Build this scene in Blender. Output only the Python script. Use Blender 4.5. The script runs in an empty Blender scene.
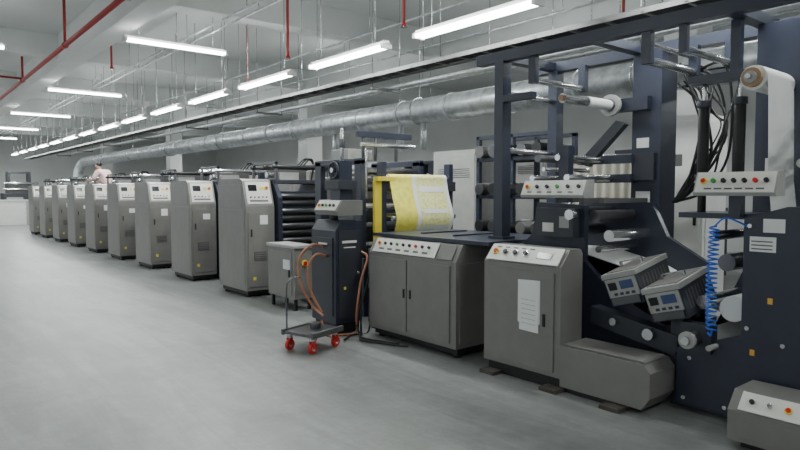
import bpy, bmesh, math, random
from mathutils import Vector, Matrix
random.seed(7)
C=bpy.context.scene
# ---------------------------------------------------------------- materials
def mat(name,col,rough=0.5,metal=0.0,var=0.08,scale=6.0,bump=0.0,emit=0,ecol=None,spec=0.5):
    m=bpy.data.materials.new(name); m.use_nodes=True
    nt=m.node_tree; b=nt.nodes['Principled BSDF']
    b.inputs['Roughness'].default_value=rough; b.inputs['Metallic'].default_value=metal
    b.inputs['Specular IOR Level'].default_value=spec
    tc=nt.nodes.new('ShaderNodeTexCoord'); n=nt.nodes.new('ShaderNodeTexNoise')
    n.inputs['Scale'].default_value=scale; n.inputs['Detail'].default_value=5
    nt.links.new(tc.outputs['Object'],n.inputs['Vector'])
    r=nt.nodes.new('ShaderNodeValToRGB')
    r.color_ramp.elements[0].position=.3; r.color_ramp.elements[1].position=.7
    r.color_ramp.elements[0].color=[max(0,c*(1-var)) for c in col]+[1]
    r.color_ramp.elements[1].color=[min(1,c*(1+var)) for c in col]+[1]
    nt.links.new(n.outputs['Fac'],r.inputs['Fac']); nt.links.new(r.outputs['Color'],b.inputs['Base Color'])
    if bump:
        bp=nt.nodes.new('ShaderNodeBump'); bp.inputs['Strength'].default_value=bump; bp.inputs['Distance'].default_value=.01
        n2=nt.nodes.new('ShaderNodeTexNoise'); n2.inputs['Scale'].default_value=scale*8
        nt.links.new(tc.outputs['Object'],n2.inputs['Vector'])
        nt.links.new(n2.outputs['Fac'],bp.inputs['Height']); nt.links.new(bp.outputs['Normal'],b.inputs['Normal'])
    if emit:
        b.inputs['Emission Color'].default_value=list(ecol or col)+[1]; b.inputs['Emission Strength'].default_value=emit
    return m
M={}
M['grey']=mat('grey_machine_paint',(.195,.190,.178),.36,var=.06)
M['greyd']=mat('grey_machine_paint_dark',(.10,.10,.098),.45)
M['grey2']=mat('light_grey_paint',(.36,.36,.345),.45)
M['dark']=mat('blue_black_paint',(.026,.031,.050),.35)
M['dark2']=mat('charcoal_paint',(.034,.037,.048),.42)
M['black']=mat('black_rubber',(.010,.010,.011),.5)
M['cream']=mat('cream_panel',(.68,.67,.62),.4,var=.03)
M['white']=mat('white_plastic',(.76,.76,.74),.4,var=.03)
M['steel']=mat('bare_steel',(.62,.62,.63),.2,.95)
M['steeld']=mat('dark_steel_roller',(.16,.16,.17),.28,.8)
M['galv']=mat('galvanised_steel',(.60,.62,.64),.36,.75,var=.25,scale=9)
M['red']=mat('red_paint',(.36,.02,.018),.4)
M['redb']=mat('red_button',(.6,.02,.015),.3)
M['green']=mat('green_button',(.03,.3,.06),.3)
M['yellow']=mat('yellow_plastic',(.80,.64,.05),.5)
M['pyel']=mat('printed_yellow_paper',(.78,.72,.12),.6,var=.15,scale=14)
M['pyel2']=mat('pale_yellow_print',(.78,.77,.36),.6,var=.18,scale=30)
M['paper']=mat('paper',(.78,.79,.77),.7,var=.03)
M['card']=mat('cardboard_core',(.35,.24,.14),.8)
M['hose']=mat('orange_hose',(.36,.15,.08),.5)
M['blue']=mat('blue_air_hose',(.02,.14,.65),.35)
M['bscreen']=mat('blue_display',(.05,.08,.18),.2)
M['screen']=mat('display_glass',(.01,.012,.015),.15)
M['orange']=mat('orange_label',(.75,.4,.06),.5)
M['beige']=mat('beige_cloth',(.42,.40,.34),.8)
M['wood']=mat('oily_base_board',(.07,.06,.05),.8,var=.3)
M['tube']=mat('fluorescent_tube',(1,1,1),.4,emit=24,ecol=(.95,1,.98))
M['ceil']=mat('painted_concrete_ceiling',(.66,.68,.67),.8,var=.08,scale=.6,bump=.2)
M['wall']=mat('painted_wall',(.70,.71,.70),.8,var=.05,scale=.7,bump=.1)
M['duct']=M['galv']
M['skin']=mat('skin',(.42,.26,.18),.5); M['shirt']=mat('pink_white_shirt',(.72,.50,.50),.8)
M['hair']=mat('black_hair',(.01,.009,.008),.5); M['trouser']=mat('dark_trousers',(.03,.035,.05),.8)
def floormat():
    m=bpy.data.materials.new('worn_grey_epoxy'); m.use_nodes=True; nt=m.node_tree; b=nt.nodes['Principled BSDF']
    tc=nt.nodes.new('ShaderNodeTexCoord')
    def noise(s,d=8,ro=.6,sc=None,dist=0):
        n=nt.nodes.new('ShaderNodeTexNoise'); n.inputs['Scale'].default_value=s; n.inputs['Detail'].default_value=d
        n.inputs['Roughness'].default_value=ro; n.inputs['Distortion'].default_value=dist
        if sc:
            mp=nt.nodes.new('ShaderNodeMapping'); mp.inputs['Scale'].default_value=sc
            nt.links.new(tc.outputs['Object'],mp.inputs['Vector']); nt.links.new(mp.outputs[0],n.inputs['Vector'])
        else: nt.links.new(tc.outputs['Object'],n.inputs['Vector'])
        return n
    def ramp(n,p0,c0,p1,c1):
        r=nt.nodes.new('ShaderNodeValToRGB'); e=r.color_ramp.elements
        e[0].position=p0; e[0].color=list(c0)+[1]; e[1].position=p1; e[1].color=list(c1)+[1]
        nt.links.new(n.outputs['Fac'],r.inputs['Fac']); return r
    def mul(a,c):
        mx=nt.nodes.new('ShaderNodeMix'); mx.data_type='RGBA'; mx.blend_type='MULTIPLY'; mx.inputs[0].default_value=1
        nt.links.new(a,mx.inputs[6]); nt.links.new(c,mx.inputs[7]); return mx.outputs[2]
    r=ramp(noise(.45,10,.65,dist=.6),.36,(.185,.193,.190),.66,(.265,.275,.270))
    c=noise(6,12,.8); r2=ramp(c,.38,(.80,.80,.80),.62,(1.09,1.09,1.08))
    r3=ramp(noise(2.2,9,.7,(1.6,.16,1),1.2),.42,(.84,.84,.84),.6,(1.08,1.08,1.07))
    r4=ramp(noise(30,4,.8),.62,(1,1,1),.72,(.72,.72,.72))
    r5=ramp(noise(9,6,.7,(.12,1.2,1),2.5),.66,(1,1,1),.70,(1.25,1.25,1.24))
    nt.links.new(mul(mul(mul(mul(r.outputs[0],r2.outputs[0]),r3.outputs[0]),r4.outputs[0]),r5.outputs[0]),b.inputs['Base Color'])
    mr=nt.nodes.new('ShaderNodeMapRange'); mr.inputs[3].default_value=.24; mr.inputs[4].default_value=.48
    nt.links.new(c.outputs['Fac'],mr.inputs[0]); nt.links.new(mr.outputs[0],b.inputs['Roughness'])
    return m
M['floor']=floormat()
# ---------------------------------------------------------------- builder
V=Vector
class B:
    def __init__(s): s.bm=bmesh.new(); s.slots=[]; s.T=Matrix.Identity(4)
    def mi(s,k):
        if k not in s.slots: s.slots.append(k)
        return s.slots.index(k)
    def poly(s,pts,faces,k,smooth=False):
        i=s.mi(k); vs=[s.bm.verts.new(s.T@V(p)) for p in pts]
        for f in faces:
            try:
                q=s.bm.faces.new([vs[j] for j in f]); q.material_index=i; q.smooth=smooth
            except ValueError: pass
    def box(s,a,b,k):
        x0,y0,z0=a; x1,y1,z1=b
        s.poly([(x0,y0,z0),(x1,y0,z0),(x1,y1,z0),(x0,y1,z0),(x0,y0,z1),(x1,y0,z1),(x1,y1,z1),(x0,y1,z1)],
          [(0,3,2,1),(4,5,6,7),(0,1,5,4),(1,2,6,5),(2,3,7,6),(3,0,4,7)],k)
    def prism(s,prof,axis,a,b,k):
        n=len(prof)
        def P(p,t):
            return {'x':(t,p[0],p[1]),'y':(p[0],t,p[1]),'z':(p[0],p[1],t)}[axis]
        pts=[P(p,a) for p in prof]+[P(p,b) for p in prof]
        s.poly(pts,[tuple(range(n))[::-1],tuple(range(n,2*n))]+[(i,(i+1)%n,(i+1)%n+n,i+n) for i in range(n)],k)
    def sheet(s,prof,x0,x1,k):
        n=len(prof); pts=[]
        for (y,z) in prof: pts+=[(x0,y,z),(x1,y,z)]
        s.poly(pts,[(2*i,2*i+1,2*i+3,2*i+2) for i in range(n-1)],k,True)
    def cyl(s,p,q,r,k,n=16,r2=None):
        p=V(p);q=V(q); d=(q-p).normalized(); u=d.orthogonal().normalized(); w=d.cross(u); r2=r if r2 is None else r2
        i=s.mi(k); A=[];Bq=[]
        for j in range(n):
            t=2*math.pi*j/n; o=u*math.cos(t)+w*math.sin(t)
            A.append(s.bm.verts.new(s.T@(p+o*r))); Bq.append(s.bm.verts.new(s.T@(q+o*r2)))
        for j in range(n):
            f=s.bm.faces.new((A[j],A[(j+1)%n],Bq[(j+1)%n],Bq[j])); f.material_index=i; f.smooth=True
        f=s.bm.faces.new(A[::-1]); f.material_index=i
        f=s.bm.faces.new(Bq); f.material_index=i
    def ring(s,c,axis,R,r,k,n=24,m=8):
        axis=V(axis).normalized(); u=axis.orthogonal().normalized(); w=axis.cross(u)
        s.tube([V(c)+ (u*math.cos(2*math.pi*j/n)+w*math.sin(2*math.pi*j/n))*R for j in range(n+1)],r,k,m)
    def tube(s,pts,r,k,n=8):
        pts=[V(p) for p in pts]; i=s.mi(k); prev=None; u=None
        for j,p in enumerate(pts):
            d=(pts[min(j+1,len(pts)-1)]-pts[max(j-1,0)]).normalized()
            if u is None: u=d.orthogonal().normalized()
            u=(u-d*u.dot(d)).normalized(); w=d.cross(u)
            L=[s.bm.verts.new(s.T@(p+(u*math.cos(2*math.pi*a/n)+w*math.sin(2*math.pi*a/n))*r)) for a in range(n)]
            if prev:
                for a in range(n):
                    f=s.bm.faces.new((prev[a],prev[(a+1)%n],L[(a+1)%n],L[a])); f.material_index=i; f.smooth=True
            prev=L
    def curve(s,ctrl,r,k,n=8,seg=8):
        c=[V(p) for p in ctrl]; c=[c[0]*2-c[1]]+c+[c[-1]*2-c[-2]]; out=[]
        for i in range(1,len(c)-2):
            for t in range(seg):
                t/=seg; p0,p1,p2,p3=c[i-1:i+3]
                out.append(.5*((2*p1)+(p2-p0)*t+(2*p0-5*p1+4*p2-p3)*t*t+(3*p1-p0-3*p2+p3)*t**3))
        out.append(c[-2]); s.tube(out,r,k,n)
    def slab(s,o,u,v,w,h,t,k,t0=0.0):
        o=V(o);u=V(u).normalized();v=V(v).normalized();n=u.cross(v)
        pts=[o+n*t0+u*a+v*b+n*c for c in (0,t) for (a,b) in ((0,0),(w,0),(w,h),(0,h))]
        s.poly(pts,[(0,3,2,1),(4,5,6,7),(0,1,5,4),(1,2,6,5),(2,3,7,6),(3,0,4,7)],k)
    def knob(s,o,u,v,a,b,r,t,k,base=None):
        o=V(o);u=V(u).normalized();v=V(v).normalized();n=u.cross(v); p=o+u*a+v*b
        if base: s.cyl(p,p+n*t*.5,r*1.5,base,14)
        s.cyl(p,p+n*t,r,k,14)
    def done(s,name,bevel=.006,at=None,parent=None):
        me=bpy.data.meshes.new(name)
        bmesh.ops.recalc_face_normals(s.bm,faces=s.bm.faces)
        if at: bmesh.ops.translate(s.bm,verts=s.bm.verts,vec=-V(at))
        s.bm.to_mesh(me); s.bm.free()
        for k in s.slots: me.materials.append(M[k])
        o=bpy.data.objects.new(name,me); C.collection.objects.link(o)
        if at: o.location=at
        if parent:
            o.parent=parent; o.location=V(at or (0,0,0))-parent.location
        if bevel:
            m=o.modifiers.new('bevel','BEVEL'); m.width=bevel; m.segments=2; m.limit_method='ANGLE'; m.angle_limit=math.radians(40)
        return o
R_=V((0,-1,0)); UP=V((0,0,1)); XX=V((1,0,0))
TOP=4.99
# ---------------------------------------------------------------- room
b=B(); b.box((-6,-5,-.12),(17,40,0),'floor'); b.done('floor',0)
b=B(); b.box((-6,-5,5.0),(17,40,5.15),'ceil'); b.done('ceiling',0)
b=B(); b.box((17.0,-5,0),(17.2,40,5),'wall'); b.done('wall_right',0)
b=B(); b.box((-6,40,0),(17,40.2,5),'wall'); b.done('wall_far',0)
b=B(); b.box((-6,-5.2,0),(17,-5,5),'wall'); b.done('wall_behind',0)
b=B()
b.box((-6.2,-5,0),(-6,40,1.0),'wall'); b.box((-6.2,-5,3.6),(-6,40,5),'wall')
y=-5
while y<40:
    b.box((-6.2,y,1.0),(-6,y+1.2,3.6),'wall'); y+=4.5
b.done('wall_left',0)
for i in range(10):
    y0=-5+4.5*i+1.2; y1=y0+3.3
    b=B()
    for yy in (y0,y0+1.1,y0+2.2,y1-.05): b.box((-6.15,yy,1.0),(-6.08,yy+.05,3.6),'white')
    for zz in (1.0,2.8,3.55): b.box((-6.15,y0,zz),(-6.08,y1,zz+.05),'white')
    b.done('window_%d'%(i+1),0)
k=0
for x in (-3.0,3.16,9.4,15.4):
    k+=1; b=B(); b.box((x-.2,-5,4.35),(x+.2,40,5.0),'ceil'); b.done('trim_%d'%k,.01)
for y in [-1.5,4.6,10.0,15.5,21.0,26.5,32.0,37.0]:
    k+=1; b=B(); b.box((-6,y-.15,4.5),(17,y+.15,5.0),'ceil'); b.done('trim_%d'%k,.01)
for (x,y) in ((9.4,4.6),(9.4,15.5),(9.4,26.5),(9.4,37.0)):
    b=B(); b.box((x-.25,y-.25,0),(x+.25,y+.25,4.35),'wall'); b.done('concrete_column',.01)
# ---------------------------------------------------------------- lamps
def lamp(cx,cy,z,L,axis,top=TOP,power=None,nm='fluorescent_lamp'):
    d=XX if axis=='x' else V((0,1,0)); s=V((0,1,0)) if axis=='x' else XX
    b=B(); c=V((cx,cy,z))
    def bx(l,w,z0,z1,k,off=0):
        a=c-d*l/2-s*(w/2)+s*off; e=c+d*l/2+s*(w/2)+s*off
        b.box((min(a.x,e.x),min(a.y,e.y),z+z0),(max(a.x,e.x),max(a.y,e.y),z+z1),k)
    bx(L,.07,.02,.07,'white')
    for e in (-1,1):
        p=c+d*(L/2-.02)*e; a=p-d*.02-s*.08; q=p+d*.02+s*.08
        b.box((min(a.x,q.x),min(a.y,q.y),z-.03),(max(a.x,q.x),max(a.y,q.y),z+.03),'white')
        pp=c+d*(L/2-.25)*e; b.cyl(pp+V((0,0,.07)),(pp.x,pp.y,top),.008,'steel',6)
    for o in (-.05,.05):
        b.cyl(c-d*(L/2-.04)+s*o,c+d*(L/2-.04)+s*o,.021,'tube',10)
    ob=b.done(nm,0,at=(cx,cy,z))
    li=bpy.data.lights.new('tube_light','AREA'); li.shape='RECTANGLE'; li.size=L-.1; li.size_y=.1; li.energy=power or 30
    li.color=(.95,1,.985)
    lo=bpy.data.objects.new('tube_light',li); C.collection.objects.link(lo); lo.parent=ob; lo.location=(0,0,-.035)
    if axis=='y': lo.rotation_euler=(0,0,math.pi/2)
y=4.745-2.37
while y<37:
    lamp(4.9,y,3.42,1.79,'y',power=40); y+=2.37
for y in (-1,5.6,11,17.6,23.6,29.4,35):
    for x in (4.0,-1.6): lamp(x,y,4.12,1.79,'x',power=(46 if y<20 else 70))
for y in (1,7,13,19,25,31): lamp(11.2,y,3.7,1.79,'y',power=70)
for y in (-2,2.3,6.6,12,18,24): lamp(7.9,y,3.9,1.79,'y',power=36)
for y in (13,20.2,26.6): lamp(.8,y,4.12,1.79,'x',power=36)
# cable tray
b=B()
for x in (5.3,5.6): b.box((x,-1,3.2),(x+.02,36,3.25),'greyd')
y=-1
while y<36: b.box((5.3,y,3.205),(5.62,y+.03,3.22),'greyd'); y+=.4
for y in range(0,36,3):
    for x in (5.31,5.61): b.cyl((x,y,3.25),(x,y,5.0),.007,'steel',6)
for i in range(5): b.cyl((5.36+.05*i,-1,3.235),(5.36+.05*i,36,3.235),.014,'black',6)
b.done('cable_tray',0)
b=B()
for x,z,r in ((6.1,3.42,.03),(6.25,3.42,.025),(6.45,3.3,.04)):
    b.cyl((x,-2,z),(x,34,z),r,'galv',10)
for y in range(0,34,4):
    b.box((6.0,y,3.22),(6.6,y+.04,3.26),'greyd')
    b.cyl((6.02,y+.02,3.24),(6.02,y+.02,TOP),.008,'steel',6); b.cyl((6.58,y+.02,3.24),(6.58,y+.02,TOP),.008,'steel',6)
b.done('service_pipes',0)
for x,z in ((4.35,4.42),(4.55,4.42),(6.7,4.4),(8.2,4.4),(1.2,4.42),(-.4,4.42),(10.6,4.3)):
    b=B(); b.cyl((x,-4,z),(x,39,z),.02,'galv',8)
    for y in range(-3,39,3): b.cyl((x,y,z),(x,y,TOP),.008,'steel',6)
    b.done('electrical_conduit',0)
# duct
b=B(); b.cyl((7,-3,2.95),(7,31,2.95),.205,'duct',32)
y=-2.4
while y<31:
    b.cyl((7,y-.02,2.95),(7,y+.02,2.95),.222,'duct',32)
    b.cyl((7,y+.38,2.95),(7,y+.39,2.95),.209,'duct',32); b.cyl((7,y+.8,2.95),(7,y+.81,2.95),.209,'duct',32); y+=1.2
b.curve([(7,31,2.95),(6.99,31.3,2.93),(6.9,31.6,2.75),(6.8,31.7,2.4),(6.8,31.7,1.8),(6.8,31.7,0)],.2,'duct',24)
for y in range(0,31,4):
    b.ring((7,y,2.95),(0,1,0),.225,.012,'steel',24,6); b.cyl((7,y,3.16),(7,y,TOP),.01,'steel',6)
for y in (7.9,8.5,10.6): b.cyl((7,y,2.78),(7,y,2.3),.05,'galv',14)
b.done('ventilation_duct',0)
# sprinkler pipes
b=B(); b.cyl((2.45,-4,4.12),(2.45,39,4.12),.04,'red',12)
for y in (4,8,12.1,16.5,21,26,31): b.cyl((2.45,y,4.12),(2.45,y,TOP),.025,'red',10); b.cyl((2.45,y-.04,4.12),(2.45,y+.04,4.12),.055,'red',12)
for y in (8,16.5,26): b.cyl((2.45,y,4.16),(-4,y,4.16),.025,'red',10)
b.done('sprinkler_pipe',0)
for (x,y,z) in ((5.8,6.97,4.0),(5.0,8.9,3.75),(3.7,14,4.2),(5.8,12,3.9),(8.6,5.2,3.6)):
    b=B(); b.cyl((x,y,z),(x,y,TOP),.022,'red',10); b.cyl((x,y,z-.04),(x,y,z),.035,'redb',10); b.cyl((x,y,z-.05),(x,y,z-.045),.05,'steel',12)
    b.done('sprinkler_drop_pipe',0)
# ---------------------------------------------------------------- printing units
def unit_cabinet(y,i):
    b=B(); x0,x1=4.1,4.57; W=1.0
    prof=[(y,.1),(y,1.38),(y+.13,1.76),(y+.2,1.79),(y+W-.06,1.79),(y+W,1.73),(y+W,.1)]
    b.prism(prof,'x',x0,x1,'grey')
    b.box((x0+.04,y+.05,.03),(x1-.03,y+W-.05,.1),'black')
    for yy in (y+.1,y+W-.12):
        for xx in (x0+.08,x1-.08): b.cyl((xx,yy,0),(xx,yy,.04),.035,'black',12)
    b.slab((x0,y+W-.05,.16),R_,UP,W-.1,1.16,.006,'grey')
    b.slab((x0,y+W-.07,1.36),R_,UP,W-.2,.34,.006,'grey')
    b.slab((x0+.03,y,.16),XX,UP,.41,1.12,.012,'grey')
    b.slab((x0+.07,y-.012,.92),XX,UP,.02,.11,.012,'black')
    b.slab((x0+.12,y-.012,.55),XX,UP,.2,.14,.004,'greyd')
    for j in range(4): b.slab((x0+.13,y-.016,.565+.03*j),XX,UP,.18,.012,.006,'grey')
    b.slab((x0+.22,y-.012,1.10),XX,UP,.13,.10 if i%2 else .14,.003,'paper')
    b.slab((x0+.1,y-.012,.26),XX,UP,.05,.05,.003,'yellow')
    v=V((0,.13,.38)); o=V((x0+.035,y+.012,1.41))
    b.slab(o,XX,v,.40,.35,.012,'cream')
    n=XX.cross(v.normalized()); o2=o+n*.012
    vn=v.normalized()
    b.slab(o2+XX*.04+vn*.2,XX,v,.14,.1,.004,'screen'); b.slab(o2+XX*.23+vn*.22,XX,v,.06,.05,.004,'yellow')
    b.knob(o2,XX,v,.34,.25,.02,.03,'redb','yellow')
    for j in range(5): b.knob(o2,XX,v,.06+.065*j,.1,.012,.02,('black','green','black','steel','redb')[j])
    b.slab(o2+XX*.04+vn*.03,XX,v,.3,.03,.003,'greyd')
    b.done('press_unit_cabinet',.012,at=(4.1,y,0))
def press_unit(y,i):
    b=B(); y0=y-.2; y1=y+1.35
    prof=[(y0,.05),(y0,.7),(y0+.12,.8),(y0+.12,1.5),(y0+.28,1.72),(y1-.35,1.72),(y1-.1,1.45),(y1-.1,.8),(y1,.7),(y1,.05)]
    for xa in (4.6,5.62): b.prism(prof,'x',xa,xa+.07,'dark')
    b.box((4.67,y0+.05,.0),(5.62,y1-.05,.55),'dark2')
    b.box((4.67,y0+.35,.55),(5.62,y1-.3,1.6),'dark')
    z=.72; j=0
    while z<1.6:
        yy=y0+(.2 if z<1.45 else .3)
        b.cyl((4.67,yy,z),(5.62,yy,z),.045,'steeld' if j%2 else 'black',16)
        z+=.115; j+=1
    b.box((4.72,y0+.02,.6),(5.55,y0+.1,.66),'greyd')
    b.box((4.6,y0+.3,1.72),(5.69,y1-.4,1.78),'dark2')
    b.box((4.75,y0+.36,1.78),(5.1,y0+.7,1.9),'grey2'); b.box((4.9,y0+.8,1.78),(5.5,y1-.45,1.95),'greyd')
    b.cyl((4.62,y0+.55,1.86),(4.75,y0+.55,1.86),.05,'steel',14)
    for xx in (4.64,5.6):
        b.box((xx,y0+.28,1.72),(xx+.04,y0+.32,2.06),'steeld'); b.box((xx,y1-.5,1.72),(xx+.04,y1-.46,2.06),'steeld')
        b.box((xx,y0+.28,2.02),(xx+.04,y1-.46,2.06),'steeld')
    for yy in (y0+.3,y0+.6,y1-.5): b.cyl((4.6,yy,1.98),(5.66,yy,1.98),.03,'steel' if i%2 else 'black',12)
    for j in range(3): b.curve([(5.3+.06*j,y0+.9,1.95),(5.5+.05*j,y0+.85,2.15),(5.7,y0+.9,2.05),(5.66,y0+.95,1.7)],.014,'black',6,5)
    b.box((4.75,y1-.12,1.45),(5.5,y1-.11,1.6),'paper')
    b.box((4.75,y1-.1,.7),(5.5,y1,.74),'paper')
    b.done('printing_unit',.005,at=(4.6,y,0))
for i in range(9):
    y=8.6+2.2*i; unit_cabinet(y,i); press_unit(y,i)
# grey floor box
b=B(); b.box((4.12,7.22,.16),(4.42,7.95,.86),'grey'); b.box((4.1,7.2,.84),(4.44,7.97,.88),'grey2')
b.slab((4.12,7.9,.2),R_,UP,.62,.58,.01,'grey'); b.slab((4.11,7.5,.55),R_,UP,.18,.13,.006,'white'); b.slab((4.11,7.35,.45),R_,UP,.03,.1,.015,'black')
b.slab((4.15,7.22,.24),XX,UP,.24,.5,.01,'grey')
b.knob(V((4.15,7.21,.24)),XX,UP,.12,.4,.03,.03,'redb','yellow')
for x in (4.15,4.36):
    for yy in (7.26,7.88): b.box((x,yy,0),(x+.04,yy+.04,.17),'black')
b.done('electrical_box',.008,at=(4.12,7.22,0))
# ---------------------------------------------------------------- dark web guide cabinet
b=B()
b.prism([(3.8,.12),(3.8,1.16),(3.88,1.27),(4.16,1.27),(4.16,.12)],'y',5.75,6.25,'dark')
b.box((3.83,5.78,.0),(4.14,6.22,.12),'black')
b.slab((3.8,6.2,.2),R_,UP,.4,.88,.012,'dark2'); b.slab((3.84,5.75,.18),XX,UP,.28,.98,.012,'dark2')
b.slab((3.88,5.738,1.02),XX,UP,.2,.028,.003,'white'); b.slab((3.9,5.738,.965),XX,UP,.16,.012,.003,'white')
b.slab((3.90,5.738,.5),XX,UP,.03,.03,.003,'yellow'); b.slab((3.8,6.08,1.0),R_,UP,.18,.02,.016,'white')
b.knob(V((3.84,5.738,.18)),XX,UP,.24,.5,.02,.03,'steel')
b.cyl((3.98,6.05,1.27),(3.98,6.05,1.33),.05,'dark',12)
b.prism([(3.83,1.33),(3.80,1.38),(3.88,1.5),(4.15,1.5),(4.15,1.33)],'y',5.72,6.2,'grey')
v=V((.08,0,.12)); o=V((3.798,6.17,1.385)); b.slab(o,R_,v,.42,.13,.008,'cream'); o+=R_.cross(v.normalized())*.008
for j in range(5): b.knob(o,R_,v,.06+.075*j,.06,.016,.02,('redb','black','green','black','black')[j],'yellow' if j==0 else None)
b.box((3.95,5.88,1.5),(4.12,6.08,1.95),'dark'); b.box((3.9,5.84,1.62),(4.16,6.12,1.72),'dark2')
b.ring((3.93,5.98,1.84),(1,0,0),.09,.014,'dark2',20,8); b.cyl((3.9,5.98,1.84),(3.96,5.98,1.84),.03,'steel',12)
b.cyl((4.05,5.98,1.95),(4.05,5.98,2.32),.02,'steel',10); b.cyl((4.05,5.98,2.1),(4.05,5.98,2.2),.035,'steeld',12)
wg=b.done('web_guide_cabinet',.008,at=(3.8,5.75,0))
b=B()
b.curve([(3.84,5.99,.95),(3.66,6.0,1.0),(3.5,6.02,.86),(3.48,5.98,.6),(3.56,5.85,.35),(3.6,5.7,.25)],.015,'hose')
b.curve([(3.84,5.92,.85),(3.64,5.9,.9),(3.54,5.9,.74),(3.55,5.86,.5),(3.62,5.76,.28)],.015,'hose')
b.curve([(4.12,5.7,.92),(4.14,5.62,.85),(4.02,5.58,.6),(3.96,5.58,.25),(3.98,5.62,.03),(3.8,5.66,.02),(3.6,5.62,.05),(3.58,5.7,.2)],.013,'hose')
b.done('orange_air_hose',0,at=(3.8,5.75,0),parent=wg)
b=B()
b.curve([(4.2,5.64,.7),(4.06,5.62,.3),(4.0,5.55,.03),(3.9,5.4,.02),(3.98,5.1,.02),(4.06,4.95,.02)],.012,'black')
b.curve([(4.22,5.66,.7),(4.0,5.62,.2),(3.95,5.5,.02),(3.84,5.3,.02),(3.95,5.0,.02),(4.05,4.8,.02)],.012,'black')
b.curve([(4.2,5.68,.5),(4.16,5.62,.03),(3.9,5.58,.02),(3.7,5.44,.02)],.01,'black')
b.done('floor_power_cable',0)
# trolley
b=B(); cx,cy=3.30,5.42; b.T=Matrix.Translation((cx,cy,0))@Matrix.Rotation(math.radians(18),4,'Z')
b.box((-.23,-.2,.17),(.23,.2,.2),'steeld'); b.box((-.24,-.21,.16),(.24,-.18,.215),'greyd'); b.box((-.24,.18,.16),(.24,.21,.215),'greyd')
for sx in (-.18,.18):
    for sy in (-.15,.15):
        b.cyl((sx,sy,.125),(sx,sy,.17),.03,'steel',12)
        for e in (-.025,.02): b.box((sx-.02,sy+e,.05),(sx+.02,sy+e+.006,.13),'redb')
        b.cyl((sx,sy-.018,.055),(sx,sy+.018,.055),.055,'redb',18); b.cyl((sx,sy-.02,.055),(sx,sy+.02,.055),.028,'steel',12)
b.tube([(-.2,.17,.2),(-.2,.17,.62),(-.2,.16,.68),(-.14,.16,.72),(.0,.16,.72)],.009,'steeld')
b.cyl((.04,.0,.2),(.04,.0,.26),.06,'steeld',16)
b.T=Matrix.Identity(4); b.done('platform_trolley',.003,at=(cx,cy,0))
# ---------------------------------------------------------------- infeed tower
b=B()
for x in (4.62,5.6):
    b.box((x,6.35,0),(x+.08,7.9,.75),'dark')
    b.box((x,6.4,.75),(x+.08,6.55,2.0),'dark'); b.box((x,7.35,.75),(x+.08,7.5,2.0),'dark')
    b.box((x,6.4,1.94),(x+.08,7.5,2.02),'dark')
b.box((4.7,6.45,.05),(5.6,7.85,.6),'dark2')
for (yy,z) in ((6.5,.9),(6.5,1.15),(6.47,1.4),(6.5,1.65),(6.5,1.86),(7.4,.95),(7.4,1.3),(7.4,1.75),(6.9,1.85)):
    b.cyl((4.7,yy,z),(5.6,yy,z),.05,random.choice(['steeld','steel','black']),16)
b.box((4.75,6.75,1.0),(5.55,7.2,1.7),'greyd'); b.box((4.8,6.62,.7),(5.5,6.66,1.5),'dark2')
b.box((4.56,6.6,1.35),(4.62,7.1,1.7),'greyd'); b.box((4.7,6.8,2.02),(5.1,7.2,2.16),'grey2')
for x in (4.8,5.0,5.35): b.cyl((x,6.6,2.0),(x,6.6,2.36),.022,'steeld',12)
b.box((4.7,6.56,2.3),(5.6,6.64,2.38),'dark'); b.cyl((4.7,6.5,2.2),(5.6,6.5,2.2),.03,'steel',12)
b.done('infeed_tower',.006,at=(4.62,6.35,0))
# web tower with yellow printed paper
b=B()
for x in (4.52,5.62):
    b.box((x,5.72,0),(x+.07,6.12,.9),'dark'); b.box((x,5.84,.9),(x+.07,5.94,1.95),'dark'); b.box((x-.01,5.8,1.6),(x+.08,5.98,1.72),'dark2')
b.box((4.59,5.8,.05),(5.62,6.05,.8),'dark2')
for (yy,z,r,k) in ((5.89,1.76,.045,'steel'),(5.89,.95,.045,'steeld'),(6.04,1.3,.03,'steel'),(5.74,1.28,.03,'steel'),(6.06,1.60,.03,'steel')): b.cyl((4.59,yy,z),(5.62,yy,z),r,k,16)
path=[(6.10,1.60),(6.05,1.68),(5.98,1.76)]
for j in range(9):
    a=math.radians(60+j*17); path.append((5.89+.048*math.cos(a),1.76+.048*math.sin(a)))
path+=[(5.825,1.66),(5.79,1.52),(5.735,1.38),(5.706,1.28),(5.73,1.18),(5.79,1.06),(5.842,.98),(5.85,.93),(5.88,.90),(5.93,.90)]
for x0,x1,k in ((4.64,4.98,'pyel'),(4.98,5.04,'paper'),(5.04,5.52,'pyel2'),(5.52,5.58,'paper')): b.sheet(path,x0,x1,k)
for j,p in enumerate(path[12:20]):
    q=path[13+j]
    if j%2==0: b.sheet([(p[0]-.004,p[1]),((p[0]+q[0])/2-.004,(p[1]+q[1])/2)],5.08,5.5,'paper')
b.box((4.34,5.74,.3),(4.44,5.78,1.72),'yellow'); b.box((4.33,5.73,.0),(4.55,5.8,.32),'dark')
b.box((4.36,5.7,1.72),(4.62,5.8,1.77),'yellow')
b.cyl((4.30,5.85,1.5),(4.30,5.85,2.1),.014,'steel',8); b.box((4.28,5.83,1.48),(4.56,5.87,1.52),'dark2')
b.box((4.44,5.76,1.0),(4.5,5.84,1.8),'dark')
b.done('printed_web_tower',.003,at=(4.52,5.8,0))
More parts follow.
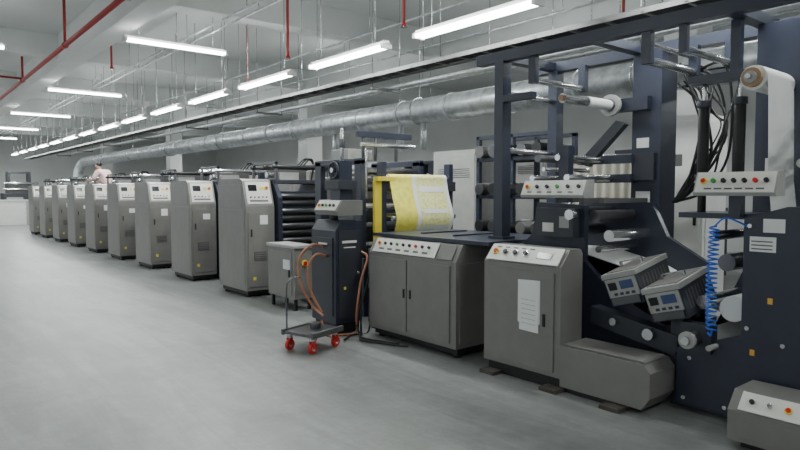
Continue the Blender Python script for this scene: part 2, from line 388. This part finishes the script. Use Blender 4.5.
# ---------------------------------------------------------------- double door table cabinet
b=B()
b.prism([(4.1,.1),(4.1,.93),(4.19,1.09),(4.95,1.09),(4.95,.1)],'y',4.16,5.53,'grey')
b.box((4.16,4.2,.03),(4.9,5.5,.1),'black')
for yy in (4.24,5.42):
    for x in (4.2,4.85): b.cyl((x,yy,0),(x,yy,.04),.04,'black',12)
for (ya,w) in ((5.5,.62),(4.86,.62)):
    b.slab((4.1,ya,.15),R_,UP,w,.74,.014,'grey')
b.slab((4.086,4.92,.5),R_,UP,.016,.09,.012,'black'); b.slab((4.086,4.82,.5),R_,UP,.016,.09,.012,'black')
b.slab((4.14,4.16,.15),XX,UP,.72,.76,.012,'grey')
v=V((.09,0,.16)); o=V((4.1,5.46,.945)); b.slab(o,R_,v,1.0,.16,.01,'cream'); b.slab(o+R_*1.02,R_,v,.22,.16,.004,'grey')
o=o+R_.cross(v.normalized())*.01
for j in range(9): b.knob(o,R_,v,.08+.1*j,.1,.015,.02,('redb','black','black','green','black','black','redb','black','black')[j],'yellow' if j==0 else None)
for j in range(6): b.slab(o+R_*(.1+.14*j)+v.normalized()*.03,R_,v,.08,.02,.002,'greyd')
b.box((4.22,3.86,1.1),(5.35,5.62,1.135),'dark'); b.box((4.30,4.05,1.09),(5.3,5.55,1.1),'black')
b.box((4.5,4.6,1.135),(5.2,4.62,1.15),'dark2'); b.box((4.5,5.1,1.135),(5.2,5.12,1.15),'dark2')
for (x,yy) in ((5.25,3.95),(5.25,5.5)): b.box((x,yy,0),(x+.06,yy+.06,1.1),'dark')
b.box((4.96,4.2,.2),(5.24,5.5,.26),'dark')
b.done('inspection_table_cabinet',.01,at=(4.1,4.16,0))
# ---------------------------------------------------------------- single door cabinet + low cover
b=B()
b.prism([(4.1,.1),(4.1,.99),(4.22,1.13),(4.36,1.13),(4.39,1.09),(4.39,.1)],'y',2.98,3.80,'grey')
b.prism([(2.22,.13),(2.22,.31),(2.27,.37),(2.98,.37),(2.98,.04),(2.28,.04)],'x',4.1,4.46,'grey')
b.prism([(2.27,.375),(2.30,.385),(2.97,.385),(2.97,.375)],'x',4.12,4.44,'grey')
b.box((4.12,2.42,.0),(4.36,3.76,.1),'black')
for yy in (2.40,2.95,3.6): b.box((4.0,yy,0),(4.3,yy+.16,.03),'wood')
b.slab((4.1,3.74,.14),R_,UP,.70,.80,.014,'grey'); b.slab((4.086,3.14,.5),R_,UP,.02,.1,.012,'black')
b.slab((4.085,3.40,.5),V((0,-1,.04)),UP,.23,.36,.003,'paper'); b.slab((4.08,3.38,.44),V((0,-1,-.03)),UP,.2,.3,.003,'paper')
for j in range(6): b.slab((4.076,3.36,.50+.04*j),V((0,-1,-.03)),UP,.15,.004,.001,'grey2')
v=V((.12,0,.14)); o=V((4.098,3.77,1.0)); b.slab(o,R_,v,.76,.165,.012,'cream'); o=o+R_.cross(v.normalized())*.012
for j in range(4): b.knob(o,R_,v,.07+.11*j,.085,.02,.022,('redb','black','black','black')[j],'yellow' if j==0 else 'steel')
b.slab(o+R_*.52+v.normalized()*.05,R_,v,.15,.06,.004,'screen')
for j in range(5): b.slab(o+R_*(.06+.09*j)+v.normalized()*.13,R_,v,.05,.012,.002,'greyd')
b.done('control_cabinet',.012,at=(4.1,3.04,0))
# ---------------------------------------------------------------- rewinder gantry frame
b=B()
def rail(x,z,y0,y1,s=.05):
    b.box((x-s,y0,z-s),(x+s,y1,z+s),'dark')
rail(4.66,2.9,-.6,4.4); rail(5.5,2.9,-.6,4.4)
for y in (4.11,3.1,1.98,.2): b.box((4.7,y-.05,2.86),(5.46,y+.05,2.94),'dark')
b.box((4.60,4.04,1.14),(4.72,4.15,2.86),'dark'); b.box((4.57,4.0,1.137),(4.75,4.19,1.16),'dark')
b.box((5.44,4.04,0),(5.56,4.15,2.86),'dark')
b.box((4.60,3.7,2.46),(4.68,4.04,2.52),'dark')
b.box((5.38,2.86,0),(5.66,3.14,2.86),'dark'); b.box((5.34,2.9,1.7),(5.38,3.1,1.95),'dark2')
b.slab((5.38,3.09,2.0),R_,UP,.12,.09,.004,'white'); b.slab((5.38,3.09,1.5),R_,UP,.14,.1,.004,'white')
b.box((5.3,2.95,2.34),(5.38,3.36,2.46),'dark')
b.cyl((4.5,3.28,2.4),(5.3,3.28,2.4),.042,'steel',20); b.cyl((4.47,3.28,2.4),(4.5,3.28,2.4),.025,'card',14); b.cyl((4.85,3.28,2.4),(5.22,3.28,2.4),.048,'paper',20)
b.cyl((5.22,3.28,2.4),(5.26,3.28,2.4),.10,'grey2',28); b.cyl((5.2,3.28,2.4),(5.22,3.28,2.4),.06,'steeld',20)
b.prism([(3.55,1.84),(3.66,1.88),(3.25,2.26),(3.16,2.22)],'x',5.28,5.36,'dark2')
b.box((5.3,3.1,1.86),(5.38,3.68,1.94),'dark')
for (y,z,r,k) in ((3.62,1.9,.035,'steeld'),(3.4,1.9,.028,'steel'),(3.68,1.72,.028,'steel'),(3.3,1.72,.03,'steel'),(3.55,1.80,.02,'steel')):
    b.cyl((4.6,y,z),(5.3,y,z),r,k,18)
for x in (4.66,5.44):
    b.box((x-.03,3.68,2.6),(x+.03,3.76,2.86),'dark'); b.box((x-.03,2.56,2.6),(x+.03,2.64,2.86),'dark'); b.box((x-.025,2.28,2.64),(x+.025,2.34,2.86),'dark')
b.cyl((4.66,3.72,2.63),(5.44,3.72,2.63),.03,'steel',16); b.cyl((4.66,2.6,2.63),(5.44,2.6,2.63),.035,'steel',16)
b.cyl((4.66,2.31,2.67),(5.44,2.31,2.67),.03,'steel',16); b.cyl((4.66,2.6,2.76),(5.44,2.6,2.76),.022,'steel',16)
b.cyl((4.7,4.1,2.55),(5.46,4.1,2.55),.03,'steel',16); b.cyl((4.7,4.1,2.0),(5.46,4.1,2.0),.025,'steel',16)
b.box((5.3,3.1,1.68),(5.38,3.74,1.76),'dark')
# slitter body
b.prism([(2.4,.05),(2.4,.55),(2.9,.78),(3.15,1.0),(3.15,1.48),(3.66,1.5),(3.72,1.2),(3.83,1.1),(3.83,.05)],'x',4.66,4.72,'dark')
b.prism([(2.4,.05),(2.4,1.0),(2.75,1.2),(2.9,1.5),(3.66,1.5),(3.72,1.2),(3.83,1.1),(3.83,.05)],'x',5.32,5.38,'dark')
for (y,z,r,k) in ((3.55,1.42,.05,'steel'),(3.3,1.4,.06,'black'),(3.1,1.38,.055,'steeld'),(2.95,1.22,.05,'steel'),(3.4,1.24,.05,'steeld'),(2.72,.9,.04,'steel'),(2.55,.6,.07,'steeld'),(3.05,1.1,.03,'steel')):
    b.cyl((4.72,y,z),(5.32,y,z),r,k,18)
b.prism([(3.8,1.06),(3.3,1.08),(2.75,.96),(2.45,.82),(2.45,.815),(2.75,.95),(3.3,1.07),(3.8,1.05)],'x',4.74,5.30,'paper')
b.box((4.72,2.5,.1),(5.32,3.75,.5),'dark2'); b.box((4.72,3.6,.5),(5.32,3.75,1.0),'dark2')
b.box((4.56,3.2,1.2),(4.66,3.6,1.45),'dark2'); b.slab((4.56,3.52,1.24),R_,UP,.12,.08,.004,'cream'); b.slab((4.56,3.34,1.28),R_,UP,.1,.1,.004,'grey2')
b.cyl((4.5,3.2,1.40),(4.56,3.2,1.40),.045,'steel',16)
b.box((4.62,3.3,1.5),(4.7,3.4,2.0),'dark')
for j in range(3): b.box((4.64,2.95+.2*j,1.5),(5.34,3.0+.2*j,1.54),'greyd')
# near big plate
b.prism([(.4,.05),(.4,1.5),(1.5,1.5),(1.76,1.42),(1.76,.62),(2.2,.45),(2.2,.05)],'x',4.44,4.52,'dark')
b.prism([(.4,.05),(.4,1.5),(1.5,1.5),(1.9,1.42),(2.3,.5),(2.3,.05)],'x',5.3,5.38,'dark')
b.box((4.52,.6,.0),(5.3,2.28,.35),'dark2')
b.slab((4.44,1.72,1.2),R_,UP,.16,.1,.004,'white'); b.slab((4.44,1.64,1.33),R_,UP,.13,.09,.004,'white')
for j in range(3): b.slab((4.436,1.71,1.215+.025*j),R_,UP,.13,.008,.001,'greyd')
for (yy,z) in ((1.6,.86),(1.7,.5)): b.slab((4.44,yy,z),R_,UP,.03,.04,.004,'orange')
for (yy,z) in ((1.72,1.37),(1.72,.68),(2.1,.4),(2.14,.1),(1.85,.1),(1.5,.6)): b.cyl((4.425,yy,z),(4.44,yy,z),.016,'steel',6)
for (y,z,r,k) in ((2.05,.8,.05,'steel'),(1.9,1.1,.06,'steeld'),(1.6,1.3,.05,'steel'),(2.2,.38,.05,'steel'),(1.85,.78,.09,'paper'),(1.3,1.56,.05,'steel'),(2.02,1.28,.035,'steel')):
    b.cyl((4.52,y,z),(5.3,y,z),r,k,20)
b.prism([(2.45,.82),(2.1,.73),(1.78,.66),(1.78,.655),(2.1,.725),(2.45,.815)],'x',4.74,5.28,'paper')
b.prism([(1.8,.37),(2.05,.60),(2.05,.604),(1.8,.374)],'x',4.56,5.28,'paper')
# hub
b.cyl((4.30,2.05,.56),(4.44,2.05,.56),.05,'steeld',20); b.cyl((4.27,2.05,.56),(4.30,2.05,.56),.06,'grey2',24); b.cyl((4.24,2.05,.56),(4.27,2.05,.56),.03,'steel',16)
b.box((4.4,1.94,.46),(4.5,2.16,.66),'dark2'); b.cyl((4.32,1.92,.52),(4.44,1.92,.52),.02,'grey2',12)
# rear column with reel and hanging web
b.box((5.14,1.6,1.4),(5.36,1.98,2.86),'dark'); b.slab((5.14,1.9,1.75),R_,UP,.1,.1,.004,'white')
b.box((5.14,1.6,.35),(5.3,1.98,1.4),'dark')
b.cyl((4.62,1.80,2.38),(5.14,1.80,2.38),.085,'paper',28); b.cyl((4.58,1.80,2.38),(4.62,1.80,2.38),.066,'card',24); b.cyl((4.56,1.80,2.38),(4.58,1.80,2.38),.04,'grey2',20); b.cyl((4.52,1.80,2.38),(4.56,1.80,2.38),.018,'steel',12)
web=[]
for j in range(6):
    a=math.radians(100+16*j); web.append((1.80+.088*math.cos(a),2.38+.088*math.sin(a)))
web+=[(1.705,2.25),(1.70,2.05),(1.695,1.86),(1.69,1.68),(1.67,1.5),(1.655,1.32)]
b.sheet(web,4.63,5.10,'paper')
for y in (2.24,1.98):
    b.cyl((4.86,y,1.72),(4.86,y,2.26),.042,'black',18); b.cyl((4.86,y,2.26),(4.86,y,2.42),.016,'steel',10)
    b.cyl((4.86,y,1.68),(4.86,y,1.73),.055,'dark2',18); b.cyl((4.86,y,2.24),(4.86,y,2.29),.052,'dark2',18)
    b.cyl((4.86,y,1.42),(4.86,y,1.68),.03,'black',14)
b.box((4.8,1.88,2.42),(4.92,2.34,2.48),'dark'); b.box((4.7,1.74,1.40),(5.2,2.34,1.44),'dark'); b.box((4.84,1.98,2.48),(4.9,2.05,2.86),'dark')
b.cyl((4.56,1.44,1.9),(5.14,1.62,1.9),.03,'steel',14); b.cyl((4.5,1.3,2.1),(5.14,1.62,2.1),.03,'steel',14)
b.cyl((4.5,1.45,1.78),(5.14,1.62,1.78),.03,'grey2',14)
# brackets
b.box((4.62,1.86,1.42),(4.70,1.94,1.66),'dark')
b.prism([(2.24,.36),(2.98,.50),(2.98,.64),(2.24,.52)],'x',4.52,4.66,'dark2'); b.box((4.54,2.2,.3),(4.62,2.3,.9),'dark2')
b.cyl((4.47,2.45,.50),(4.52,2.45,.50),.045,'steel',16); b.cyl((4.47,2.75,.55),(4.52,2.75,.55),.03,'steel',16)
rw=b.done('rewinder_frame',.005,at=(4.6,2.9,0))
b=B()
for j in range(15):
    y=2.80-.02*(j%5); x=5.5+.03*(j%4); t=random.uniform(-.05,.34); u=random.uniform(-.05,.12)
    b.curve([(x,y,2.74-.04*(j%6)),(x+u,y-.1-t,2.60-random.uniform(-.1,.35)),(x-u,y-.2-t*random.uniform(.5,1.2),2.15-random.uniform(-.1,.3)),(x,y-.1-t*.4,1.7+random.uniform(-.1,.1)),(x,2.80,1.5)],random.choice((.007,.009,.012)),'black',6,6)
b.done('cable_bundle',0,at=(4.6,2.9,0),parent=rw)
def oppanel(xa,y0,y1,z,name,cols,sx,sy,h=.15):
    b=B()
    b.prism([(xa,z-h/2),(xa-.01,z-h/2+.02),(xa+.05,z+h/2),(xa+.14,z+h/2),(xa+.14,z-h/2)],'y',y0,y1,'grey2')
    v=V((.06,0,h-.02)); o=V((xa-.010,y1-.012,z-h/2+.022)); w=y1-y0-.024
    b.slab(o,R_,v,w,h-.015,.006,'cream'); o=o+R_.cross(v.normalized())*.006
    n=len(cols)
    for j,c in enumerate(cols): b.knob(o,R_,v,.05+(w-.1)*j/(n-1),h*.5,.015,.022,c,'yellow' if j in (0,) else None)
    for j in range(n-1): b.slab(o+R_*(.06+(w-.1)*j/(n-1))+v.normalized()*.02,R_,v,.05,.012,.002,'greyd')
    b.box((xa+.14,sy-.04,z-.04),(sx,sy+.04,z+.04),'dark')
    b.done(name,.006,at=(xa,y0,z-h/2))
oppanel(4.40,2.98,3.64,1.62,'operator_control_panel',['redb','black','black','green','black','black'],4.62,3.35)
oppanel(4.30,1.52,2.04,1.65,'operator_control_panel',['redb','green','black','black','black','redb','black'],4.62,1.9,.16)
# blue coil
b=B(); pts=[]
for j in range(22*10+1):
    a=2*math.pi*j/10; z=1.36-.72*j/220; pts.append((4.36+.032*math.cos(a)+.02*math.sin(z*5),1.92+.032*math.sin(a),z))
b.tube(pts,.006,'blue',6)
b.curve([(4.44,1.72,1.36),(4.36,1.84,1.42),(4.36,1.92,1.36)],.006,'blue'); b.curve([(4.37,1.92,.64),(4.37,1.93,.60),(4.42,1.98,.62)],.006,'blue')
b.done('coiled_air_hose',0,at=(4.6,2.9,0),parent=rw)
def ubox(y,z,x):
    b=B(); b.T=Matrix.Translation((x,y,z))@Matrix.Rotation(math.radians(-16),4,'X')@Matrix.Rotation(math.radians(-10),4,'Y')
    b.box((0,-.14,-.15),(.5,.14,.07),'dark2'); b.box((-.012,-.15,.07),(.52,.15,.11),'grey2')
    b.box((.03,-.12,.11),(.47,.12,.117),'grey')
    b.box((-.014,-.13,-.08),(0,.13,.065),'grey2'); b.box((-.019,-.10,-.02),(-.014,.01,.045),'bscreen'); b.box((-.019,.04,-.02),(-.014,.11,.04),'screen')
    for j in range(4): b.box((-.019,-.1+.05*j,-.065),(-.014,-.07+.05*j,-.045),'dark')
    b.box((-.016,-.12,-.14),(0,.12,-.085),'steeld')
    for j in range(8): b.box((.06+.05*j,-.144,-.1),(.08+.05*j,-.14,.04),'greyd')
    for e in (-.09,.09): b.box((.22,e-.01,.117),(.24,e+.01,.155),'steel')
    b.box((.22,-.1,.15),(.24,.1,.16),'steel')
    for e in (-.1,.08): b.box((.2,e,-.2),(.26,e+.02,-.15),'dark')
    b.T=Matrix.Identity(4); b.done('uv_lamp_housing',.006,at=(x,y,z))
ubox(2.60,.87,4.36); ubox(2.26,.80,4.36)
# low console bottom right
b=B()
b.prism([(4.02,.05),(4.02,.24),(4.12,.35),(4.4,.35),(4.4,.05)],'y',.8,1.66,'grey')
v=V((.1,0,.11)); o=V((4.02,1.60,.25)); b.slab(o,R_,v,.78,.13,.008,'cream'); o=o+R_.cross(v.normalized())*.008
for j in range(7): b.knob(o,R_,v,.07+.1*j,.065,.015,.02,('black','steel','redb','redb','black','green','black')[j],'yellow' if j in(2,) else None)
b.box((4.08,.85,0),(4.36,1.60,.05),'black'); b.slab((4.02,1.61,.08),R_,UP,.80,.14,.006,'grey')
b.done('foot_console',.012,at=(4.05,.8,0))
# ---------------------------------------------------------------- background equipment
b=B(); b.box((7.3,3.35,.08),(7.9,4.0,2.5),'white'); b.box((7.34,3.4,0),(7.86,3.95,.08),'black')
b.slab((7.3,3.97,.15),R_,UP,.6,2.28,.012,'white'); b.slab((7.288,3.45,1.2),R_,UP,.03,.16,.02,'black'); b.slab((7.288,3.8,1.9),R_,UP,.2,.14,.006,'greyd')
b.slab((7.36,3.35,.15),XX,UP,.5,2.28,.012,'white')
b.done('electrical_cabinet',.01,at=(7.3,3.35,0))
def bgcab(x,y,w,h,d,k,nm):
    b=B(); b.box((x,y,.08),(x+d,y+w,h),k); b.box((x+.03,y+.03,0),(x+d-.03,y+w-.03,.08),'black')
    n=max(1,int(w/.6))
    for j in range(n):
        b.slab((x,y+w-.02-j*w/n,.14),R_,UP,w/n-.04,h-.2,.012,k); b.slab((x-.012,y+w-.06-j*w/n,h*.5),R_,UP,.02,.14,.015,'black')
        for q in range(5): b.slab((x-.012,y+w-.12-j*w/n,h-.4+.03*q),R_,UP,w/n-.24,.012,.006,'greyd')
    b.slab((x+.04,y,.14),XX,UP,d-.08,h-.2,.012,k); b.done(nm,.008,at=(x,y,0))
bgcab(6.5,6.2,.9,2.2,.5,'grey2','control_cupboard')
bgcab(6.5,8.4,1.4,2.1,.5,'grey2','control_cupboard')
bgcab(6.6,10.9,1.4,2.0,.5,'grey','control_cupboard')
bgcab(6.6,14.2,1.8,2.0,.5,'grey2','control_cupboard')
bgcab(8.3,6.4,1.3,2.3,.6,'grey2','control_cupboard')
bgcab(8.3,2.0,.9,2.2,.6,'grey2','control_cupboard')
b=B()
for y in (4.75,5.35,5.95):
    for x in (6.3,6.8): b.box((x,y,0),(x+.06,y+.06,2.35),'dark')
for z in (.5,1.0,1.5,2.0,2.3):
    for x in (6.3,6.8): b.box((x,4.75,z),(x+.06,6.01,z+.05),'dark')
    if z<2.2:
        for j in range(5): b.cyl((6.22,4.92+.24*j,z+.13),(6.98,4.92+.24*j,z+.13),.08,('steeld','black','steeld','greyd','black')[(j+int(z*2))%5],14)
b.done('print_cylinder_rack',.005)
b=B()
for y in (3.45,4.55): b.cyl((6.4,y,0),(6.4,y,2.0),.02,'steel',10)
b.cyl((6.4,3.45,2.0),(6.4,4.55,2.0),.02,'steel',10)
n=60; pts=[]
for j in range(n+1):
    y=3.5+1.0*j/n; dx=.03*math.sin(j*.9)
    pts+= [(6.4+dx,y,.3),(6.4+dx*.4,y,1.98)]
F=[(2*j,2*j+2,2*j+3,2*j+1) for j in range(n)]
b.poly(pts,F,'beige',True); b.done('cloth_curtain_rack',0)
for i,y in enumerate([-1.5,1.2,5.0,8.2,11.4,14.6,17.8,21,24.2]):
    b=B(); b.box((10.6,y,.05),(11.9,y+1.9,1.3),'dark'); b.box((10.4,y+.2,.0),(10.6,y+1.2,1.7),'grey'); b.box((10.7,y+.3,1.3),(11.8,y+.5,2.3),'dark'); b.box((10.7,y+1.4,1.3),(11.8,y+1.6,2.3),'dark')
    b.box((10.7,y+.3,2.3),(11.8,y+1.6,2.38),'dark2')
    for z in (1.5,1.75,2.0): b.cyl((10.6,y+.4,z),(11.9,y+.4,z),.06,'steel',14); b.cyl((10.6,y+1.5,z+.1),(11.9,y+1.5,z+.1),.06,'steel',14)
    b.box((10.9,y+.6,1.3),(11.6,y+1.3,1.8),'grey2'); b.box((10.62,y+.1,0),(11.8,y+1.8,.05),'black')
    b.done('background_press_unit',.008,at=(10.6,y,0))
b=B(); b.box((0.5,34.5,0),(5.2,34.65,1.15),'white'); b.box((0.5,34.45,1.15),(5.2,34.7,1.2),'white')
for x in (.5,2.0,3.5,5.1): b.box((x,34.42,0),(x+.08,34.5,1.15),'grey2')
b.done('low_partition',.006)
for x in (-3.2,-.4,1.9,4.4):
    b=B(); b.box((x,36,.05),(x+1.6,37.4,1.5),'dark2'); b.box((x+.2,36.1,1.5),(x+1.2,37.2,2.0),'greyd'); b.box((x+.1,35.95,.3),(x+.8,36,1.3),'grey2')
    for z in (1.7,2.0): b.cyl((x,36.05,z),(x+1.5,36.05,z),.06,'steel',12)
    b.box((x+.2,36.2,2.0),(x+.3,37,2.5),'dark2'); b.box((x+1.1,36.2,2.0),(x+1.2,37,2.5),'dark2'); b.box((x+.2,36.2,2.5),(x+1.2,37,2.58),'dark2'); b.box((x+.1,36.1,0),(x+1.5,37.3,.05),'black')
    b.done('slitting_machine',.01)
# ---------------------------------------------------------------- person on step
b=B(); b.box((4.60,18.80,.70),(5.55,19.36,.75),'greyd')
for x in (4.62,5.48):
    for y in (18.82,19.29): b.box((x,y,0),(x+.05,y+.05,.70),'greyd')
b.box((4.62,18.84,.35),(5.53,18.87,.39),'greyd'); b.done('step_platform',.004)
def person():
    root=bpy.data.objects.new('press_operator',None); C.collection.objects.link(root); root.location=(4.88,19.0,.75)
    root.rotation_euler=(0,0,math.radians(35))
    def skin(nm,vs,es,rs,m,sub=2):
        me=bpy.data.meshes.new(nm); me.from_pydata(vs,es,[]); o=bpy.data.objects.new(nm,me); C.collection.objects.link(o); o.parent=root
        s=o.modifiers.new('skin','SKIN')
        for i,r in enumerate(rs): me.skin_vertices[0].data[i].radius=(r if isinstance(r,tuple) else (r,r))
        me.skin_vertices[0].data[0].use_root=True
        u=o.modifiers.new('sub','SUBSURF'); u.levels=sub; u.render_levels=sub; me.materials.append(M[m]); s.use_smooth_shade=True
        return o
    skin('trousers',[(0,0,.93),(-.1,0,.88),(-.11,.02,.48),(-.11,-.02,.1),(.1,0,.88),(.11,.02,.48),(.11,-.02,.1)],[(0,1),(1,2),(2,3),(0,4),(4,5),(5,6)],[.13,.1,.075,.06,.1,.075,.06],'trouser')
    skin('shoes',[(-.11,-.05,.045),(-.11,.16,.035)],[(0,1)],[.045,.035],'hair'); skin('shoes_2',[(.11,-.05,.045),(.11,.16,.035)],[(0,1)],[.045,.035],'hair')
    skin('shirt',[(0,0,.95),(0,.06,1.15),(0,.22,1.36),(0,.28,1.43),(-.19,.22,1.40),(-.29,.3,1.16),(.19,.22,1.40),(.29,.3,1.16)],
         [(0,1),(1,2),(2,3),(2,4),(4,5),(2,6),(6,7)],[(.17,.13),(.17,.13),(.19,.14),.07,.09,.06,.09,.06],'shirt')
    skin('arm',[(-.29,.3,1.17),(-.22,.5,1.15),(-.2,.56,1.15)],[(0,1),(1,2)],[.042,.032,.03],'skin'); skin('arm_2',[(.29,.3,1.17),(.22,.5,1.15),(.2,.56,1.15)],[(0,1),(1,2)],[.042,.032,.03],'skin')
    for sx in (-1,1):
        for f in range(4): skin('finger',[(sx*(.2-.03+.02*f),.57,1.15),(sx*(.2-.03+.02*f),.61,1.15),(sx*(.2-.03+.02*f),.63,1.13)],[(0,1),(1,2)],[.009,.008,.007],'skin',1)
        skin('thumb',[(sx*.165,.55,1.15),(sx*.14,.58,1.14)],[(0,1)],[.01,.009],'skin',1)
    skin('head',[(0,.28,1.42),(0,.34,1.5),(0,.37,1.56),(0,.37,1.63)],[(0,1),(1,2),(2,3)],[.055,.06,.085,.075],'skin')
    skin('nose',[(0,.45,1.56),(0,.475,1.545)],[(0,1)],[.014,.012],'skin',1); skin('mouth',[(-.02,.445,1.51),(.02,.445,1.51)],[(0,1)],[.007,.007],'redb',1)
    for sx in (-1,1):
        skin('eye',[(sx*.032,.445,1.58),(sx*.03,.452,1.58)],[(0,1)],[.01,.009],'screen',1); skin('ear',[(sx*.088,.37,1.56),(sx*.092,.37,1.59)],[(0,1)],[.014,.014],'skin',1)
    skin('hair',[(0,.33,1.55),(0,.33,1.63),(0,.37,1.67)],[(0,1),(1,2)],[.075,.09,.075],'hair')
person()
# ---------------------------------------------------------------- world + camera
w=bpy.data.worlds.new('daylight'); C.world=w; w.use_nodes=True
w.node_tree.nodes['Background'].inputs[0].default_value=(.86,.94,1,1); w.node_tree.nodes['Background'].inputs[1].default_value=1.6
cam=bpy.data.cameras.new('camera'); co=bpy.data.objects.new('camera',cam); C.collection.objects.link(co)
cam.lens=28; cam.sensor_width=36; cam.clip_end=200
co.location=(0,0,1.6); co.rotation_euler=(math.radians(90-3.1),0,math.radians(-39.4)); C.camera=co
